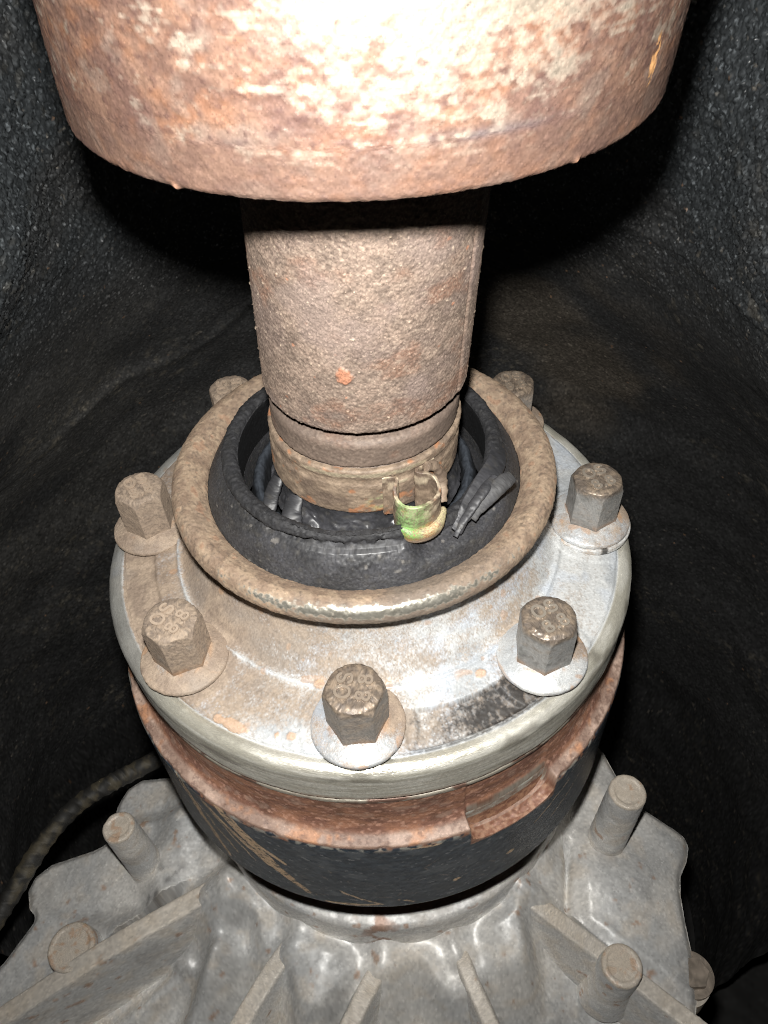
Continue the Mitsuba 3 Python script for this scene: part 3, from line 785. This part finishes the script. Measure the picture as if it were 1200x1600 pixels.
def dusty_steel(b, tan, seed=0):
    n1, n2, n3 = fbm(b, 9, 4, 231 + seed), fbm(b, 2.4, 4, 232 + seed), fbm(b, .45, 3, 233 + seed)
    col = mixc(C("7f6e62"), C("948072"), ss(.35, .65, n2))
    col = mixc(col, C("7b6a62"), ss(.5, .72, n1) * .7)
    col = mixc(col, C("8a634e"), ss(.56, .74, fbm(b, 5, 4, 234 + seed)) * .55)
    col = mixc(col, C("b3a08e"), ss(.56, .7, n3) * .45) * .66
    col = mixc(col, C("4c4038"), ss(.46, .32, n3) * .6)
    col = mixc(col, C("a06a4e"), ss(.93, .96, meshkit.noise(b / 1.6 + 60, 235 + seed)) * .6)
    return col, n1, n2, n3


def build_shaft():
    thing("drive_shaft", "rusty drive shaft with a wide upper tube and a dusty narrow sleeve", "drive shaft")
    # narrow sleeve
    pr = round_profile([(13, 56.0), (17.4, 55.9), (18.2, 56.6), (18.25, 104)], [.3, .6], 5)
    rv = Rev(pr, .17, front=(-180, 0), coarse=6)
    b = rv.base
    col, n1, n2, n3 = dusty_steel(b, 1)
    dg = rv.deg
    seam = ss(-31.0, -29.5, dg + .03 * (rv.z - 80)) * ss(20, 0, dg)
    sl = gauss(dg + 30.5 + .03 * (rv.z - 80), 1.1)
    spot = ss(1.1, .75, np.hypot(np.radians(dg + 101) * 18.2 / 1.25, (rv.z - 68.2) / 1.6) + .9 * (fbm(b, .8, 3, 241) - .5))
    col = mixc(col, C("a5694a"), spot * .6)
    patch = ss(.42, .62, fbm(b, 8, 3, 242) + .25 * gauss(np.hypot(np.radians(dg + 92) * 18.2 / 8, (rv.z - 74) / 7), 1) - .12)
    col = mixc(col, C("776861"), patch * .55)
    pl = gauss(np.hypot(np.radians(dg + 108) * 18.2 / 5, (rv.z - 60) / 1.4), 1) * ss(.4, .55, fbm(b, 2.5, 3, 243)); col = mixc(col, C("564c46"), pl * .7)
    col = mixc(col, C("6d5a4e"), sl * .6)
    d = (n2 - .5) * .10 + (fbm(b, .42, 2, 244) - .5) * .17 + .18 * seam - .25 * sl + .3 * spot + (rv.z < 57.2) * (fbm(b, .7, 2, 246) - .5) * .25
    grains = ss(.93, .95, meshkit.noise(b / .6 + 33, 245)); d = d + grains * .2; col = mixc(col, C("c9b79f"), grains * .5)
    put("drive_shaft__sleeve", lean(rv.pos(d)).reshape(-1, 3), rv.faces(), col.reshape(-1, 3), (.74 + .1 * (n3 - .5)).reshape(-1), 0, grain=.2, bump=.022, label="narrow sleeve coated in tan gritty dust")
    rv = Rev([(18.25, 104), (18.25, 140)], 1.0)
    put("drive_shaft__sleeve_neck", lean(rv.base).reshape(-1, 3), rv.faces(), C("5a4c42"), .75, 0)
    # stepped collar under the sleeve
    pr = round_profile([(16.9, 36), (17.0, 46.8), (16.5, 47.3), (17.5, 48.0), (17.5, 52.6), (16.9, 53.5), (15.2, 54.0), (15.0, 57)], [.3, .3, .5, .5, .5, .4], 5)
    rv = Rev(pr, .24, front=(-195, 15), coarse=3)
    b = rv.base
    col, n1, n2, n3 = dusty_steel(b, 1, 3)
    col = mixc(col, C("594d45"), .45 + .35 * ss(.4, .65, n1)); col = mixc(col, C("4c423b"), gauss(rv.z - 51, 1.2) * ss(.4, .6, n2) * .5)
    d = (n2 - .5) * .2 + (fbm(b, .5, 2, 251) - .5) * .16
    put("drive_shaft__collar", lean(rv.pos(d)).reshape(-1, 3), rv.faces(), col.reshape(-1, 3), .68, 0)
    # big upper tube, open below
    pr = round_profile([(34.8, 150), (34.8, 106.0), (35.4, 105.0), (37.7, 104.6), (38.2, 105.2), (38.3, 110), (38.3, 190)], [.3, .4, .3, .4, .3], 4)
    k_ = int(np.argmax(pr[:, 0] > 36)) - 1
    pr = np.vstack([resample(pr[:k_ + 1], 2.0), resample(pr[k_:-1], .19)[1:], resample(np.array([pr[-2], (38.3, 136)]), .19)[1:], resample(np.array([(38.3, 136), pr[-1]]), 3.0)[1:]])
    rv = Rev(pr, .19, front=(-172, -8), coarse=8, rs=False)
    b = rv.base
    dg = rv.deg
    n1, n2, n3 = fbm(b, 8, 4, 261), fbm(b, 2.2, 4, 262), fbm(b, .7, 3, 263)
    lines = fbm(np.stack([rv.A * 38 * .10, rv.z * 2.2, 0 * rv.z], -1), 1.0, 3, 264)
    col = mixc(C("58433a"), C("6c5447"), ss(.35, .65, n2))
    col = mixc(col, C("74503a"), ss(.46, .7, fbm(b, 1.7, 4, 265) * .6 + fbm(b, 7, 2, 265) * .4) * .55)
    col = mixc(col, C("54403b"), ss(.52, .7, n1) * .5)
    col = mixc(col, C("6f6158"), ss(.52, .7, fbm(b, 3, 4, 266)) * .5)
    col = mixc(col, C("432f2c"), ss(.56, .7, n3) * .5)
    low = ss(111, 108.5, rv.z); col = mixc(col, C("5b483f"), low * .5)
    groove = gauss(rv.z - 110.3, .5); col = mixc(col, C("4d4a4e"), groove * gauss(dg + 84, 22) * ss(.4, .6, fbm(b, 5, 3, 267)) * .7)
    # polished metal between the rust, with flash glare painted in at the front centre
    wear_glare = ss(.40, .68, .5 * fbm(b, 2.8, 4, 268) + .32 * fbm(b, .8, 3, 258) + .18 * lines + .34 * gauss(np.hypot((dg + 80) / 32, (rv.z - 129) / 16), 1) - .17) * (rv.r > 36)
    wear_glare = wear_glare * ss(107, 112, rv.z)
    col = mixc(col, C("c9bba9"), wear_glare * .8)
    drip = np.maximum(ss(1.1, .8, np.hypot(np.radians(dg + 40) * 38 / .8, (rv.z - 112) / 2.6)), 0) * ss(.42, .55, fbm(b, 1.0, 3, 269)); col = mixc(col, C("c09060"), drip)
    rough = .50 + .12 * (n3 - .5) - .13 * wear_glare
    metal = .2 + .6 * wear_glare
    d = (n2 - .5) * .14 + (n3 - .5) * .14 + (lines - .5) * .03 + (fbm(b, .45, 2, 270) - .5) * .10
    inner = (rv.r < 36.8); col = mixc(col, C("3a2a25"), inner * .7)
    nub = np.maximum.reduce([gauss(np.hypot(np.radians(dg - a) * 38 / .4, (rv.z - zz) / .4), 1) for a, zz in ((-122, 104.9), (-56, 105.0))])
    d = d + nub * .28 + (rv.z < 105.6) * (fbm(b, .8, 2, 271) - .5) * .12; col = mixc(col, C("a9826a"), nub * .6)
    v = rv.pos(d)
    v[..., 0] += .056 * 105 - 1.548 + (rv.z - 105) * .056; v[..., 1] += -.037 * 105 + .036 - (rv.z - 105) * .037
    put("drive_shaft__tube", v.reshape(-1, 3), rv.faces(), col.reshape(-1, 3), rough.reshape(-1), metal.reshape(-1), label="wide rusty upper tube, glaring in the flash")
    # disc that closes the tube round the sleeve, deep inside
    rv = Rev([(34.7, 138), (18.0, 138.0)], .8, front=(-180, 180))
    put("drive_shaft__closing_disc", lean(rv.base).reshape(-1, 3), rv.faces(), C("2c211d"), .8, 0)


# ================================================================ boot clamp with its pinched ear
def clamp_look(b):
    n1, n2, n3 = fbm(b, 5, 4, 281), fbm(b, 1.4, 3, 282), fbm(b, .45, 2, 283)
    col = mixc(C("6d5e50"), C("857463"), ss(.35, .65, n2)); col = mixc(col, C("574a41"), ss(.5, .7, n1) * .7)
    col = mixc(col, C("9a6644"), ss(.62, .74, fbm(b, 2.5, 3, 284)) * .7)
    return col, n1, n2, n3


def build_clamp():
    thing("boot_clamp", "dusty steel band clamp with a pinched ear daubed in green paint", "clamp")
    EAR = -66.0
    pr = round_profile([(17.1, 36.6), (18.0, 36.7), (18.25, 37.4), (18.2, 43.6), (17.9, 44.2), (17.9, 45.2), (18.2, 45.8), (18.2, 47.0), (17.9, 47.4), (17.1, 47.4)], [.3, .4, .4, .3, .3, .4, .3, .3], 4)
    rv = Rev(pr, .2, front=(-195, 15), coarse=3)
    b = rv.base; dg = rv.deg
    col, n1, n2, n3 = clamp_look(b)
    ridge = gauss(rv.z - 46.4, .7) + gauss(rv.z - 43.6, .5) * .6
    bare = ss(.45, .7, ridge * .8 * ss(-150, -112, dg) * ss(-30, -70, dg) + (n2 - .5) * .6)
    col = mixc(col, C("b7ab93"), bare * .9)
    gp = gauss(np.hypot(np.radians(dg + 82) * 18 / 1.6, (rv.z - 39.5) / 1.4), 1) * ss(.4, .6, n2); col = mixc(col, C("9fb07a"), gp * .9)
    d = (n2 - .5) * .2 + (fbm(b, .5, 2, 285) - .5) * .18
    v = lean(rv.pos(d))
    put("boot_clamp__band", v.reshape(-1, 3), rv.faces(), col.reshape(-1, 3), (.66 - .34 * bare).reshape(-1), .55 * bare.reshape(-1))
    # ear: the band's sheet bent out into a loop
    cx, cy = .056 * 40 - 1.548, -.037 * 40 + .036
    er = np.array([math.cos(math.radians(EAR)), math.sin(math.radians(EAR)), 0]); et = np.array([-er[1], er[0], 0])
    plan = bez([(-5.4, 17.6), (-3.4, 18.2), (-2.9, 19.2), (-4.4, 20.8), (-4.6, 23.0), (-3.0, 24.9), (0, 25.4), (3.0, 24.6), (4.6, 22.6), (4.3, 20.6), (2.2, 19.6), (1.9, 18.7), (4.2, 17.9), (6.6, 17.3)], 14)
    tang = np.gradient(plan, axis=0); tang /= np.linalg.norm(tang, axis=1, keepdims=True)
    nrm = np.stack([tang[:, 1], -tang[:, 0]], 1)
    sec = resample(round_profile([(-.36, 36.4), (.36, 36.4), (.36, 45.6), (-.36, 45.6), (-.36, 36.5)], .2, 4), .35)
    reach = ss(19, 24, plan[:, 1])                     # the loop droops outwards
    P = plan[:, None] + nrm[:, None] * sec[None, :, :1]
    Z = sec[None, :, 1] + 0 * P[..., 0]
    Z = 41.5 + (Z - 41.5) * (1 - .32 * reach[:, None]) - .6 * reach[:, None]
    P[..., 0] *= .86
    v = P[..., :1] * et + P[..., 1:] * er + Z[..., None] * np.array([0, 0, 1.0]) + [cx, cy, 0]
    sh = v.shape; v = v.reshape(-1, 3); f = grid_faces(sh[0], sh[1])
    col, n1, n2, n3 = clamp_look(v)
    nn = vnormals(v, f); v = v + nn * ((n2 - .5) * .3 + (n3 - .5) * .2)[:, None]
    tt = np.repeat(plan, sh[1], 0)
    zz = Z.reshape(-1)
    topb = ss(42.0, 43.6, zz + 1.6 * np.repeat(reach, sh[1]))
    green = ss(22.6, 24.2, tt[:, 1] + 2.5 * (n1 - .5) - .16 * tt[:, 0]) * ss(.30, .55, n2 + .12)
    col = mixc(col, C("b8aa92"), topb * .5 * ss(.4, .6, n2)); gr_ = np.random.default_rng(31).random(len(v)); col = mixc(col, mixc(C("5c9a45"), C("8fb876"), gr_), green * (.2 + .6 * (gr_ > .3)) * .65 * ss(2.0, -2.5, tt[:, 0]))
    put("boot_clamp__ear", v, f, col, .5, .15, label="bent ear of the clamp with green paint")
    # crimped roll along the lower edge of the ear
    path = [(-4.0, 24.2, 38.2), (-2.6, 25.3, 37.4), (0.0, 25.9, 37.2), (2.6, 25.3, 37.8), (4.6, 23.4, 38.8)]
    path = bez([(p[0] * et + p[1] * er + np.array([cx, cy, p[2]])) for p in np.array(path)], 16)
    ball = lambda p, r: manifold3d.Manifold.sphere(r, 24).translate(list(p))
    rr = np.interp(np.linspace(0, 1, len(path)), [0, .2, .7, 1], [.8, 1.25, 1.1, .6])
    m = manifold3d.Manifold()
    for q0, q1, r0, r1 in zip(path[:-4:4], path[4::4], rr[:-4:4], rr[4::4]):
        m = m + manifold3d.Manifold.batch_hull([ball(q0, r0), ball(q1, r1), ball(q0 + [0, 0, -.9], r0 * .9), ball(q1 + [0, 0, -.9], r1 * .9)])
    v, f = refine(m, .25)
    tmm = trimesh.Trimesh(v, f, process=True); trimesh.smoothing.filter_taubin(tmm, iterations=14)
    v, f = np.array(tmm.vertices), np.array(tmm.faces)
    v = v + vnormals(v, f) * ((fbm(v, .7, 2, 292) - .5) * .12)[:, None]
    col, n1, n2, n3 = clamp_look(v)
    along = (v - [cx, cy, 0]) @ et
    col = mixc(col, mixc(C("6a9a50"), C("a39c76"), ss(-3.2, -.6, along)), ss(.3, .5, n2 + .25) * ss(36.4, 37.8, v[:, 2]) * .8 * ss(.1, .5, np.random.default_rng(32).random(len(v))))
    put("boot_clamp__crimp", v, f, col, .5, .1, label="rolled lower edge of the ear with yellow green paint")
    # second bit of folded band right of the ear
    v, f = tube(bez([(p[0] * et + p[1] * er + np.array([cx, cy, p[2]])) for p in np.array([(3.4, 18.6, 45.5), (5.2, 18.3, 44.4), (6.4, 18.6, 42.5), (6.4, 19.5, 40.0), (5.2, 21.4, 38.0)])], 14), 1.0, 16, (1.1, .9))
    v = v + ((fbm(v, 1.0, 3, 293) - .5) * .9)[:, None]
    col, *_ = clamp_look(v)
    put("boot_clamp__tail", v, f, col, .65, .1)


build_tunnel(); build_housing(); build_cable(); build_cup(); build_cover(); build_bolts(); build_boot(); build_shaft(); build_clamp()
